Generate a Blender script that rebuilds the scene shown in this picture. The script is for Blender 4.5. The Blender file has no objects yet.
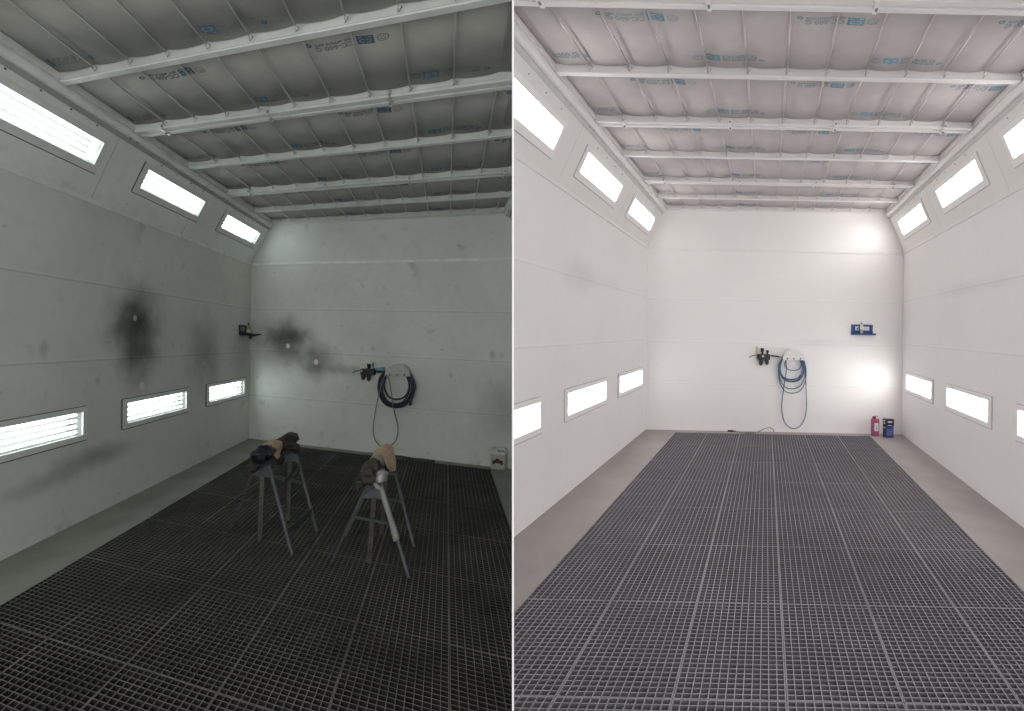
import bpy, bmesh, math, random
from mathutils import Vector, Matrix, Euler
random.seed(7)
scn = bpy.context.scene
COL = scn.collection
PI = math.pi

# ------------------------------------------------------------------ camera
F_PX, ROLL, CAM_H = 500.0, 0.0135, 1.80
cam_d = bpy.data.cameras.new('camera')
cam_d.sensor_width = 36.0
cam_d.sensor_fit = 'HORIZONTAL'
cam_d.lens = F_PX / 1024 * 36.0
cam_d.shift_y = -25.5 / 1024
cam_d.clip_start = 0.05
cam = bpy.data.objects.new('camera', cam_d)
COL.objects.link(cam)
cam.matrix_world = Matrix.Translation((0, 0, CAM_H)) @ Euler((PI / 2, 0, 0)).to_matrix().to_4x4() @ Matrix.Rotation(ROLL, 4, 'Z')
scn.camera = cam

# ------------------------------------------------------------------ colour / materials
def lin(c):
    return tuple(((x / 255) / 12.92 if x / 255 <= 0.04045 else ((x / 255 + 0.055) / 1.055) ** 2.4) for x in c)

def node(nt, typ, **kw):
    n = nt.nodes.new(typ)
    for k, v in kw.items():
        setattr(n, k, v)
    return n

def new_mat(name):
    m = bpy.data.materials.new(name)
    m.use_nodes = True
    nt = m.node_tree
    b = nt.nodes['Principled BSDF']
    return m, nt, b

def mat(name, col, rough=0.6, metal=0.0, var=0.0, scale=6.0, detail=4.0, spec=0.4, bump=0.0):
    """plain surface with noise-driven tonal variation of the material itself"""
    m, nt, b = new_mat(name)
    b.inputs['Roughness'].default_value = rough
    b.inputs['Metallic'].default_value = metal
    b.inputs['Specular IOR Level'].default_value = spec
    geo = node(nt, 'ShaderNodeNewGeometry')
    nz = node(nt, 'ShaderNodeTexNoise')
    nz.inputs['Scale'].default_value = scale
    nz.inputs['Detail'].default_value = detail
    nt.links.new(geo.outputs['Position'], nz.inputs['Vector'])
    rp = node(nt, 'ShaderNodeValToRGB')
    rp.color_ramp.elements[0].position = 0.3
    rp.color_ramp.elements[1].position = 0.7
    a = tuple(max(0, c * (1 - var)) for c in col) + (1,)
    z = tuple(min(1, c * (1 + var)) for c in col) + (1,)
    rp.color_ramp.elements[0].color = a
    rp.color_ramp.elements[1].color = z
    nt.links.new(nz.outputs['Fac'], rp.inputs['Fac'])
    nt.links.new(rp.outputs['Color'], b.inputs['Base Color'])
    if bump:
        bp = node(nt, 'ShaderNodeBump')
        bp.inputs['Strength'].default_value = bump
        bp.inputs['Distance'].default_value = 0.01
        nt.links.new(nz.outputs['Fac'], bp.inputs['Height'])
        nt.links.new(bp.outputs['Normal'], b.inputs['Normal'])
    return m

def emis(name, col, strength):
    m, nt, b = new_mat(name)
    b.inputs['Base Color'].default_value = (0.8, 0.8, 0.8, 1)
    b.inputs['Emission Color'].default_value = (*col, 1)
    b.inputs['Emission Strength'].default_value = strength
    return m

def glass(name):
    m, nt, b = new_mat(name)
    out = nt.nodes['Material Output']
    tr = node(nt, 'ShaderNodeBsdfTransparent')
    tr.inputs['Color'].default_value = (0.96, 0.98, 0.97, 1)
    gl = node(nt, 'ShaderNodeBsdfGlossy')
    gl.inputs['Roughness'].default_value = 0.05
    mx = node(nt, 'ShaderNodeMixShader')
    mx.inputs[0].default_value = 0.05
    nt.links.new(tr.outputs[0], mx.inputs[1])
    nt.links.new(gl.outputs[0], mx.inputs[2])
    nt.links.new(mx.outputs[0], out.inputs['Surface'])
    return m

def wall_mat(name, base, stains=(), seams_v=(), seams_u=(), grime=0.15, seam_dark=0.75, rough=0.55, specks=0.0, dots=()):
    """painted panel wall. UV = metres along the wall / height. stains: (a, b, ra, rb, strength, colour)"""
    m, nt, b = new_mat(name)
    L = nt.links
    b.inputs['Roughness'].default_value = rough
    b.inputs['Specular IOR Level'].default_value = 0.35
    uv = node(nt, 'ShaderNodeUVMap')
    sep = node(nt, 'ShaderNodeSeparateXYZ')
    L.new(uv.outputs['UV'], sep.inputs[0])
    def mth(op, a, b_=None, clamp=False):
        n = node(nt, 'ShaderNodeMath', operation=op, use_clamp=clamp)
        for i, v in enumerate((a, b_)):
            if v is None:
                continue
            if hasattr(v, 'links'):
                L.new(v, n.inputs[i])
            else:
                n.inputs[i].default_value = v
        return n.outputs[0]
    def noise(scale, detail, sx=1.0, sy=1.0, off=0.0):
        mp = node(nt, 'ShaderNodeMapping')
        mp.inputs['Scale'].default_value = (sx, sy, 1)
        mp.inputs['Location'].default_value = (off, off * 1.7, 0)
        L.new(uv.outputs['UV'], mp.inputs['Vector'])
        n = node(nt, 'ShaderNodeTexNoise')
        n.inputs['Scale'].default_value = scale
        n.inputs['Detail'].default_value = detail
        L.new(mp.outputs[0], n.inputs['Vector'])
        return n.outputs['Fac']
    def ramp(fac, p0, p1, c0=0.0, c1=1.0):
        n = node(nt, 'ShaderNodeMapRange')
        n.inputs[1].default_value = p0
        n.inputs[2].default_value = p1
        n.inputs[3].default_value = c0
        n.inputs[4].default_value = c1
        L.new(fac, n.inputs[0])
        return n.outputs[0]
    def mix(fac, c_from, colour):
        n = node(nt, 'ShaderNodeMix', data_type='RGBA')
        if hasattr(fac, 'links'):
            L.new(fac, n.inputs[0])
        else:
            n.inputs[0].default_value = fac
        if hasattr(c_from, 'links'):
            L.new(c_from, n.inputs[6])
        else:
            n.inputs[6].default_value = (*c_from, 1)
        n.inputs[7].default_value = (*colour, 1)
        return n.outputs[2]
    c = base
    dirt = tuple(x * 0.55 for x in base)
    c = mix(mth('MULTIPLY', ramp(noise(0.9, 6), 0.42, 0.72), grime), c, dirt)
    c = mix(mth('MULTIPLY', ramp(noise(7, 5, 1, 1, 3.1), 0.5, 0.75), grime * 0.6), c, dirt)
    if specks:
        c = mix(mth('MULTIPLY', ramp(noise(3.2, 2, 1, 1, 9.3), 0.66, 0.74), specks), c, tuple(x * 0.35 for x in base))
        c = mix(mth('MULTIPLY', ramp(noise(14, 3, 0.5, 1, 5.3), 0.68, 0.74), specks), c, tuple(x * 0.3 for x in base))
    for s in seams_v:      # horizontal seams at height s
        d = mth('ABSOLUTE', mth('SUBTRACT', sep.outputs[1], s))
        c = mix(mth('MULTIPLY', ramp(d, 0.004, 0.011, 1, 0), 1 - seam_dark), c, (0.02, 0.02, 0.02))
        d2 = mth('ABSOLUTE', mth('SUBTRACT', sep.outputs[1], s + 0.016))
        c = mix(mth('MULTIPLY', ramp(d2, 0.003, 0.012, 1, 0), 0.22), c, tuple(min(1, x * 1.25) for x in base))
    for s in seams_u:
        d = mth('ABSOLUTE', mth('SUBTRACT', sep.outputs[0], s))
        c = mix(mth('MULTIPLY', ramp(d, 0.002, 0.008, 1, 0), 1 - seam_dark), c, (0.02, 0.02, 0.02))
    if stains:
        wob = mth('MULTIPLY', mth('SUBTRACT', noise(4, 6, 1, 1, 1.3), 0.5), 0.75)
    for (sa, sb, ra, rb, st, colr) in stains:
        da = mth('DIVIDE', mth('SUBTRACT', sep.outputs[0], sa), ra)
        db = mth('DIVIDE', mth('SUBTRACT', sep.outputs[1], sb), rb)
        r2 = mth('ADD', mth('MULTIPLY', da, da), mth('MULTIPLY', db, db))
        r = mth('ADD', mth('SQRT', r2), wob)
        n = node(nt, 'ShaderNodeMapRange', interpolation_type='SMOOTHSTEP')
        n.inputs[1].default_value = 0.0
        n.inputs[2].default_value = 1.25
        n.inputs[3].default_value = st
        n.inputs[4].default_value = 0.0
        L.new(r, n.inputs[0])
        c = mix(n.outputs[0], c, colr)
    for (sa, sb, rr, colr) in dots:
        da = mth('SUBTRACT', sep.outputs[0], sa)
        db = mth('SUBTRACT', sep.outputs[1], sb)
        r = mth('SQRT', mth('ADD', mth('MULTIPLY', da, da), mth('MULTIPLY', db, db)))
        c = mix(ramp(r, rr * 0.75, rr, 0.9, 0), c, colr)
    L.new(c, b.inputs['Base Color'])
    return m

# ------------------------------------------------------------------ rooms (local u: along back wall, v: from back wall to the front, w: up)
class Room:
    pass

def make_room(O, U, V, k):
    r = Room()
    r.O = Vector(O) * k + Vector((0, 0, CAM_H))
    r.U, r.V, r.W = Vector(U) * k, Vector(V) * k, Vector((0, 0, 1)) * k
    r.k = k
    r.n_back = Vector((-r.U.y * -1, -r.U.x, 0)).normalized()   # horizontal normal of the back wall, towards the front
    if r.n_back.dot(r.V) < 0:
        r.n_back.negate()
    r.n_left = Vector((-r.V.y, r.V.x, 0)).normalized()         # normal of the left wall, into the room
    if r.n_left.dot(r.U) < 0:
        r.n_left.negate()
    return r

RR = make_room((2.14401, 7.93895, -1.55105), (0.99998, 0, -0.0055), (-0.45289, -0.89155, -0.00433), 1.075)
LR = make_room((-4.31628, 8.25257, -1.84924), (0.95061, -0.31017, -0.01136), (0.12858, -0.99142, 0.02355), 1.0)
RR.name, LR.name = 'white booth', 'dark booth'
RR.where, LR.where = 'bright white booth', 'dim sooty booth'
RR.Wd, RR.kink, RR.ceil, RR.inset = 4.06, 2.90, 3.49, 0.26
LR.Wd, LR.kink, LR.ceil, LR.inset = 4.85, 2.90, 3.50, 0.415
RR.vmax, LR.vmax = 9.2, 8.7
RR.side, LR.side = 1, -1

def P(R, u, v, w):
    return R.O + R.U * u + R.V * v + R.W * w

# the partition between the two booths is a thin sheet standing at x ~ 0, leaning with ROLL
PN = Vector((math.cos(ROLL), 0, math.sin(ROLL)))
PART_Y0 = 0.9
PART_T = 2.0 / F_PX * PART_Y0
def pdist(p):
    return (p - Vector((0, 0, CAM_H))).dot(PN)

# ------------------------------------------------------------------ mesh building
class MB:
    def __init__(self):
        self.bm = bmesh.new()
        self.uv = self.bm.loops.layers.uv.new('UVMap')
    def face(self, pts, mi=0, uvs=None, smooth=False):
        vs = [self.bm.verts.new(p) for p in pts]
        try:
            f = self.bm.faces.new(vs)
        except ValueError:
            return None
        f.material_index = mi
        f.smooth = smooth
        if uvs:
            for l, t in zip(f.loops, uvs):
                l[self.uv].uv = t
        return f
    def hexa(self, p, mi=0):
        """8 points: bottom ring 0-3, top ring 4-7"""
        vs = [self.bm.verts.new(q) for q in p]
        for idx in ((0, 3, 2, 1), (4, 5, 6, 7), (0, 1, 5, 4), (1, 2, 6, 5), (2, 3, 7, 6), (3, 0, 4, 7)):
            f = self.bm.faces.new([vs[i] for i in idx])
            f.material_index = mi
    def rbox(self, R, u0, u1, v0, v1, w0, w1, mi=0):
        self.hexa([P(R, u0, v0, w0), P(R, u1, v0, w0), P(R, u1, v1, w0), P(R, u0, v1, w0),
                   P(R, u0, v0, w1), P(R, u1, v0, w1), P(R, u1, v1, w1), P(R, u0, v1, w1)], mi)
    def box(self, x0, x1, y0, y1, z0, z1, mi=0, T=None):
        pts = [Vector(q) for q in ((x0, y0, z0), (x1, y0, z0), (x1, y1, z0), (x0, y1, z0), (x0, y0, z1), (x1, y0, z1), (x1, y1, z1), (x0, y1, z1))]
        if T:
            pts = [T @ q for q in pts]
        self.hexa(pts, mi)
    def tube(self, path, rad, seg=8, mi=0, cap=True, closed=False):
        path = [Vector(p) for p in path]
        n = len(path)
        rads = rad if isinstance(rad, (list, tuple)) else [rad] * n
        rings = []
        prev = None
        for i, p in enumerate(path):
            a = path[i - 1] if (i > 0 or closed) else p
            c = path[(i + 1) % n] if (i < n - 1 or closed) else p
            t = (c - a)
            if t.length < 1e-9:
                t = Vector((0, 0, 1))
            t.normalize()
            if prev is None:
                ref = Vector((0, 0, 1)) if abs(t.z) < 0.9 else Vector((1, 0, 0))
                x = t.cross(ref).normalized()
            else:
                x = prev - t * prev.dot(t)
                if x.length < 1e-6:
                    x = t.orthogonal()
                x.normalize()
            prev = x
            y = t.cross(x)
            rings.append([self.bm.verts.new(p + (x * math.cos(2 * PI * k / seg) + y * math.sin(2 * PI * k / seg)) * rads[i]) for k in range(seg)])
        m = n if closed else n - 1
        for i in range(m):
            A, B = rings[i], rings[(i + 1) % n]
            for k in range(seg):
                f = self.bm.faces.new((A[k], A[(k + 1) % seg], B[(k + 1) % seg], B[k]))
                f.smooth = True
                f.material_index = mi
        if cap and not closed:
            f = self.bm.faces.new(list(reversed(rings[0]))); f.material_index = mi
            f = self.bm.faces.new(rings[-1]); f.material_index = mi
    def lathe(self, prof, T=None, seg=20, mi=0):
        """prof: (radius, height) list, revolved about local z"""
        rings = []
        for r, z in prof:
            ring = []
            for k in range(seg):
                p = Vector((r * math.cos(2 * PI * k / seg), r * math.sin(2 * PI * k / seg), z))
                ring.append(self.bm.verts.new(T @ p if T else p))
            rings.append(ring)
        for A, B in zip(rings, rings[1:]):
            for k in range(seg):
                f = self.bm.faces.new((A[k], A[(k + 1) % seg], B[(k + 1) % seg], B[k]))
                f.smooth = True
                f.material_index = mi
        f = self.bm.faces.new(list(reversed(rings[0]))); f.material_index = mi
        f = self.bm.faces.new(rings[-1]); f.material_index = mi
    def prism(self, poly, fn, d0, d1, mi=0):
        """extrude 2-d polygon; fn(a, b, d) -> world"""
        A = [self.bm.verts.new(fn(a, b, d0)) for a, b in poly]
        B = [self.bm.verts.new(fn(a, b, d1)) for a, b in poly]
        n = len(poly)
        f = self.bm.faces.new(list(reversed(A))); f.material_index = mi
        f = self.bm.faces.new(B); f.material_index = mi
        for i in range(n):
            f = self.bm.faces.new((A[i], A[(i + 1) % n], B[(i + 1) % n], B[i])); f.material_index = mi
    def clip(self, side, margin=0.0, fill=True):
        """keep only what lies on this booth's side of the partition"""
        ds = [pdist(v.co) * side for v in self.bm.verts]
        if not ds:
            return True
        lim = margin if side < 0 else margin
        if min(ds) >= lim:
            return True
        if max(ds) <= lim + 0.004:
            return False
        co = Vector((0, 0, CAM_H)) + PN * (lim * side)
        g = self.bm.verts[:] + self.bm.edges[:] + self.bm.faces[:]
        bmesh.ops.bisect_plane(self.bm, geom=g, dist=1e-6, plane_co=co, plane_no=PN * -side, clear_outer=True)
        be = [e for e in self.bm.edges if e.is_boundary]
        if be and fill:
            try:
                bmesh.ops.holes_fill(self.bm, edges=be, sides=0)
            except Exception:
                pass
        return len(self.bm.faces) > 0
    def build(self, name, mats, parent=None, origin=None, bevel=0.0, fix=True):
        if fix:
            bmesh.ops.recalc_face_normals(self.bm, faces=self.bm.faces[:])
        me = bpy.data.meshes.new(name)
        if bevel:
            bmesh.ops.bevel(self.bm, geom=[e for e in self.bm.edges if len(e.link_faces) == 2 and e.calc_face_angle(0) > 0.6], offset=bevel, segments=2, affect='EDGES', clamp_overlap=True)
        if origin is None and parent is None:
            xs = [v.co for v in self.bm.verts]
            origin = Vector((sum(p.x for p in xs) / len(xs), sum(p.y for p in xs) / len(xs), min(p.z for p in xs)))
        wo = Vector(origin) if origin is not None else Vector()
        if parent is not None:
            wo = Vector(parent.get('_o', (0, 0, 0)))
        for v in self.bm.verts:
            v.co -= wo
        self.bm.to_mesh(me)
        self.bm.free()
        for m in (mats if isinstance(mats, (list, tuple)) else [mats]):
            me.materials.append(m)
        o = bpy.data.objects.new(name, me)
        COL.objects.link(o)
        if parent is None:
            o.location = wo
        else:
            o.parent = parent
        o['_o'] = tuple(wo)
        return o

def empty(name, loc):
    o = bpy.data.objects.new(name, None)
    o.empty_display_size = 0.1
    COL.objects.link(o)
    o.location = loc
    o['_o'] = tuple(loc)
    return o

def tag(o, label, cat, group=None):
    o['label'] = label
    o['category'] = cat
    if group:
        o['group'] = group
    return o

def struct(o):
    o['kind'] = 'structure'
    return o

ORD = ['first', 'second', 'third', 'fourth', 'fifth', 'sixth', 'seventh', 'eighth', 'ninth', 'tenth', 'eleventh', 'twelfth', 'thirteenth']

def slab(R, fn, A, B, holes, th, mats, name, mi=0, clip=True, flip_uv=None):
    """panel in (a, b) with rectangular holes, thickness th away from the room. fn(a, b, d) -> world, d > 0 into the room"""
    xs = sorted(set([A[0], A[1]] + [h[0] for h in holes] + [h[1] for h in holes]))
    ys = sorted(set([B[0], B[1]] + [h[2] for h in holes] + [h[3] for h in holes]))
    def solid(i, j):
        if i < 0 or j < 0 or i >= len(xs) - 1 or j >= len(ys) - 1:
            return False
        cx, cy = (xs[i] + xs[i + 1]) / 2, (ys[j] + ys[j + 1]) / 2
        return not any(h[0] < cx < h[1] and h[2] < cy < h[3] for h in holes)
    m = MB()
    for i in range(len(xs) - 1):
        for j in range(len(ys) - 1):
            if not solid(i, j):
                continue
            a0, a1, b0, b1 = xs[i], xs[i + 1], ys[j], ys[j + 1]
            q = [(a0, b0), (a1, b0), (a1, b1), (a0, b1)]
            m.face([fn(a, b, 0) for a, b in q], mi, q)
            m.face([fn(a, b, -th) for a, b in reversed(q)], mi, list(reversed(q)))
            for (di, dj, e0, e1) in ((-1, 0, q[0], q[3]), (1, 0, q[1], q[2]), (0, -1, q[0], q[1]), (0, 1, q[3], q[2])):
                if not solid(i + di, j + dj):
                    m.face([fn(*e0, 0), fn(*e1, 0), fn(*e1, -th), fn(*e0, -th)], mi, [e0, e1, e1, e0])
    bmesh.ops.remove_doubles(m.bm, verts=m.bm.verts[:], dist=1e-5)
    if clip and not m.clip(R.side, 0.0 if R.side < 0 else PART_T):
        return None
    return struct(m.build(name, mats))

# ------------------------------------------------------------------ materials
WHITE = lin((226, 223, 221))
SOOT = (0.018, 0.017, 0.018)
SOOTB = (0.035, 0.045, 0.06)
M = {}  # dim booth's colours are dusty and partly darkened in place of weaker light
GL = (0.67, 0.69, 0.65)           # dusty white paint, darkened as well for the booth's dim light
L_wall_st = [(3.05, 1.78, 0.52, 0.52, 0.93, SOOT), (3.02, 1.45, 0.35, 0.45, 0.55, SOOT), (1.55, 1.45, 0.55, 0.6, 0.5, SOOTB),
             (0.35, 1.2, 0.5, 0.7, 0.25, SOOTB), (3.65, 0.535, 0.65, 0.13, 0.5, SOOT), (4.3, 0.45, 0.5, 0.10, 0.3, SOOT)]
L_back_st = [(0.72, 1.60, 0.58, 0.46, 0.72, SOOT), (0.78, 1.72, 0.55, 0.16, 0.6, SOOT), (1.32, 1.34, 0.46, 0.34, 0.6, SOOT),
             (1.7, 1.22, 0.75, 0.10, 0.35, SOOT), (2.6, 0.9, 1.2, 0.6, 0.18, SOOTB), (4.45, 0.8, 0.5, 0.7, 0.35, SOOTB)]
M['l_wall_left'] = wall_mat('dusty paint left', GL, L_wall_st, (2.135, 1.43), (), 0.26, 0.80, specks=0.35,
                            dots=[(3.08, 1.848, 0.035, (0.5, 0.5, 0.48)), (2.945, 1.13, 0.05, (0.75, 0.75, 0.72)), (1.57, 1.31, 0.02, (0.6, 0.6, 0.58))])
M['l_wall_back'] = wall_mat('dusty paint back', GL, L_back_st, (2.137, 1.46, 0.72), (), 0.28, 0.82, specks=0.4,
                            dots=[(0.767, 1.553, 0.045, (0.75, 0.75, 0.72)), (1.313, 1.321, 0.048, (0.75, 0.75, 0.72))])
M['l_wall_plain'] = wall_mat('dusty paint lightened', (0.80, 0.835, 0.81), (), (), (2.2, 3.75), 0.3, 0.6, specks=0.2)  # same paint made lighter, for lamp glow the slopes lack
RW = (0.865, 0.85, 0.845)
GREY = (0.35, 0.35, 0.36)
M['r_wall_left'] = wall_mat('white paint left', RW, [(3.2, 2.13, 0.6, 0.22, 0.22, GREY), (2.2, 2.12, 0.8, 0.10, 0.10, GREY)], (2.1, 1.43), (), 0.06, 0.92, specks=0.03)
M['r_wall_right'] = wall_mat('white paint right', RW, [(2.9, 2.1, 1.4, 0.10, 0.14, GREY)], (2.11, 1.43), (), 0.06, 0.92, specks=0.03)
M['r_wall_back'] = wall_mat('white paint back', RW, [(2.9, 1.42, 0.8, 0.08, 0.12, GREY)], (2.08, 1.40, 0.74), (), 0.05, 0.95, specks=0.02)
M['r_wall_plain'] = wall_mat('white paint slope', (0.83, 0.815, 0.80), (), (), (1.93, 3.87), 0.05, 0.8)
M['r_trim'] = mat('white trim', (0.84, 0.825, 0.815), 0.45, var=0.02)
M['l_trim'] = mat('dusty white trim', (0.76, 0.785, 0.75), 0.5, var=0.10)
M['r_frame'] = mat('white lamp frame', (0.88, 0.87, 0.86), 0.45, var=0.02)
M['l_frame'] = mat('dusty lamp frame', (0.70, 0.73, 0.71), 0.5, var=0.06)
M['r_gap'] = mat('grey seal', (0.52, 0.51, 0.50), 0.8, var=0.1)
M['l_gap'] = mat('dark seal', (0.12, 0.125, 0.12), 0.8, var=0.2)
M['r_groove'] = mat('grey groove', (0.62, 0.61, 0.60), 0.7, var=0.05)
M['l_groove'] = mat('dusty groove', (0.36, 0.37, 0.355), 0.7, var=0.1)
M['r_beam'] = mat('white beam', (0.80, 0.785, 0.775), 0.38, var=0.02)
M['l_beam'] = mat('dusty beam', (0.64, 0.67, 0.635), 0.4, var=0.08)
M['r_mat'] = mat('filter fleece', (0.57, 0.54, 0.535), 0.95, var=0.03, scale=9, bump=0.1)
M['l_mat'] = mat('dusty filter fleece', (0.39, 0.385, 0.36), 0.95, var=0.08, scale=5, bump=0.1)
M['r_rod'] = mat('zinc rod', (0.60, 0.57, 0.56), 0.28, 0.75, var=0.03)
M['l_rod'] = mat('dusty zinc rod', (0.55, 0.56, 0.52), 0.3, 0.7, var=0.08)
M['r_floor'] = mat('grey screed', (0.35, 0.322, 0.312), 0.8, var=0.07, scale=2.5)
M['l_floor'] = mat('dimmed screed', (0.235, 0.235, 0.21), 0.85, var=0.12, scale=2.5)  # same screed as in the white booth, darkened for dim light
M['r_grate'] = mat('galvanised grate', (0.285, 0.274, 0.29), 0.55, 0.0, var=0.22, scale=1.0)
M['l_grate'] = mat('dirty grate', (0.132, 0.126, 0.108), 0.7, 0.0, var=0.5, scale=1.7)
M['r_side'] = mat('grate sides', (0.155, 0.145, 0.165), 0.8, var=0.1)  # darker than the tops, standing in for shade down the cells
M['l_side'] = mat('shade-dark grate sides', (0.026, 0.026, 0.023), 0.85, var=0.3)  # bar sides darkened to paint the shade inside the cells
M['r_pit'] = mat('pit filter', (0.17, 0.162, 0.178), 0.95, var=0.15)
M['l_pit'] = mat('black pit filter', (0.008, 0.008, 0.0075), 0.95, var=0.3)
M['blue_ink'] = mat('blue print', (0.19, 0.35, 0.45), 0.9, var=0.1)
M['grey_ink'] = mat('grey blue print', (0.31, 0.37, 0.42), 0.9, var=0.05)
M['l_blue_ink'] = mat('darker blue print', (0.07, 0.15, 0.21), 0.9, var=0.1)  # this ink and the next are darker copies of the white booth's
M['l_grey_ink'] = mat('darker print', (0.20, 0.215, 0.205), 0.9, var=0.05)
M['tube'] = emis('fluorescent tube', (0.93, 1.0, 0.985), 5.0)
M['panel'] = emis('lit diffuser', (1.0, 0.975, 0.955), 8.6)
M['reflector'] = mat('lamp reflector', (0.24, 0.25, 0.255), 0.6)
M['pane'] = glass('lamp glass')
M['part_white'] = mat('white partition paint', (0.80, 0.80, 0.80), 0.5, var=0.01)
M['part_edge'] = mat('toned-down sheet edge', (0.46, 0.46, 0.46), 0.5, var=0.01)  # end face of the sheet greyed to offset strong front light
M['chrome'] = mat('steel latch', (0.75, 0.75, 0.73), 0.3, 0.6)
M['black'] = mat('black plastic', (0.022, 0.023, 0.026), 0.45)
M['dark'] = mat('dark grey metal', (0.05, 0.05, 0.055), 0.5, 0.2)
M['beige'] = mat('beige plastic', (0.62, 0.48, 0.36), 0.6)
M['cream'] = mat('cream plastic', (0.62, 0.56, 0.45), 0.6)
M['hose_blue'] = mat('blue rubber hose', (0.085, 0.155, 0.255), 0.5, var=0.08)
M['hose_dark'] = mat('dark navy hose', (0.022, 0.032, 0.055), 0.5, var=0.2)
M['hose_grey'] = mat('grey cable', (0.22, 0.22, 0.20), 0.6)
M['cyan'] = mat('cyan coupling', (0.13, 0.40, 0.46), 0.5)
M['holder_w'] = mat('white hose holder', (0.76, 0.76, 0.74), 0.4)
M['holder_l'] = mat('dusty hose holder', (0.44, 0.46, 0.43), 0.5)
M['pink'] = mat('pink tin', (0.35, 0.085, 0.185), 0.35)
M['red'] = mat('red cap', (0.32, 0.03, 0.045), 0.4)
M['label_w'] = mat('white label', (0.72, 0.72, 0.76), 0.5)
M['blue'] = mat('blue tin', (0.04, 0.075, 0.30), 0.35)
M['blue_hold'] = mat('blue enamel', (0.035, 0.085, 0.26), 0.4)
M['pale_blue'] = mat('pale blue print', (0.25, 0.30, 0.52), 0.5)
M['white_pl'] = mat('white plastic', (0.78, 0.77, 0.76), 0.4)
M['green'] = mat('green label', (0.42, 0.50, 0.32), 0.5)
M['greyp'] = mat('grey plastic', (0.25, 0.25, 0.25), 0.5)
M['jug'] = mat('milky plastic', (0.42, 0.43, 0.37), 0.4, var=0.04)
M['jug_cap'] = mat('pale cap', (0.62, 0.64, 0.62), 0.4)
M['brown_print'] = mat('dark brown print', (0.05, 0.022, 0.018), 0.5)
M['dull_red'] = mat('dull red print', (0.14, 0.03, 0.025), 0.5)
M['trestle'] = mat('grey trestle steel', (0.070, 0.076, 0.083), 0.5, 0.3, var=0.25, scale=12)
M['rust'] = mat('dusty steel strut', (0.085, 0.08, 0.068), 0.6, 0.2, var=0.3, scale=12)
M['cloth_dark'] = mat('dark oily wrap', (0.030, 0.027, 0.024), 0.7, var=0.5, scale=14, bump=0.4)
M['cloth_brown'] = mat('brown rag', (0.062, 0.050, 0.038), 0.85, var=0.5, scale=16, bump=0.4)
M['black_bag'] = mat('black plastic wrap', (0.012, 0.012, 0.016), 0.3, var=0.3, scale=10)
M['paper'] = mat('tan masking paper', (0.46, 0.345, 0.23), 0.8, var=0.14, scale=9)
M['tape'] = mat('grey tape', (0.25, 0.25, 0.235), 0.6, var=0.08)
M['foil'] = mat('silver foil', (0.28, 0.28, 0.28), 0.4, 0.3, var=0.2, scale=20)
def rm(R, key):
    return M[('r_' if R is RR else 'l_') + key]

# ------------------------------------------------------------------ geometry functions of the room's faces
def f_left(R):
    return lambda a, b, d: P(R, 0, a, b) + R.n_left * d
def f_right(R):
    return lambda a, b, d: P(R, R.Wd, a, b) - R.n_left * d
def f_back(R):
    return lambda a, b, d: P(R, a, 0, b) + R.n_back * d
def f_slope(R, right=False):
    du, dw = R.inset, R.ceil - R.kink
    ln = math.hypot(du, dw)
    def fn(a, b, d):        # b: metres (room units) up the slope
        t = b / ln
        u = R.inset * t
        w = R.kink + dw * t
        nu, nw = dw / ln, -du / ln
        off = R.n_left * (nu * d) + Vector((0, 0, nw * d))
        if right:
            off = -R.n_left * (nu * d) + Vector((0, 0, nw * d))
            u = R.Wd - u
        return P(R, u, a, w) + off
    return fn, ln

# lamp openings (v0, v1, b0, b1)
LAMPS = {}
LAMPS['RL'] = [(0.335, 1.64, 0.757, 0.967), (2.283, 3.547, 0.757, 0.967), (4.21, 5.48, 0.757, 0.967)]
LAMPS['RR'] = [(0.32, 1.595, 0.755, 0.967), (2.24, 3.47, 0.755, 0.967), (4.12, 5.36, 0.755, 0.967)]
LAMPS['LL'] = [(0.255, 1.435, 0.773, 0.977), (2.04, 3.20, 0.773, 0.977), (3.826, 4.98, 0.773, 0.977)]
def tt(R, rows):
    ln = math.hypot(R.inset, R.ceil - R.kink)
    return [(a, b, c * ln, d * ln) for a, b, c, d in rows]
LAMPS['RLs'] = tt(RR, [(0.36, 1.642, 0.335, 0.655), (2.288, 3.535, 0.325, 0.645), (4.21, 5.45, 0.315, 0.635)])
LAMPS['RRs'] = tt(RR, [(0.36, 1.59, 0.348, 0.68), (2.26, 3.487, 0.342, 0.672), (4.155, 5.38, 0.342, 0.665)])
LAMPS['LLs'] = tt(LR, [(0.25, 1.44, 0.425, 0.71), (2.07, 3.23, 0.413, 0.708), (3.89, 5.05, 0.413, 0.712)])

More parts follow.
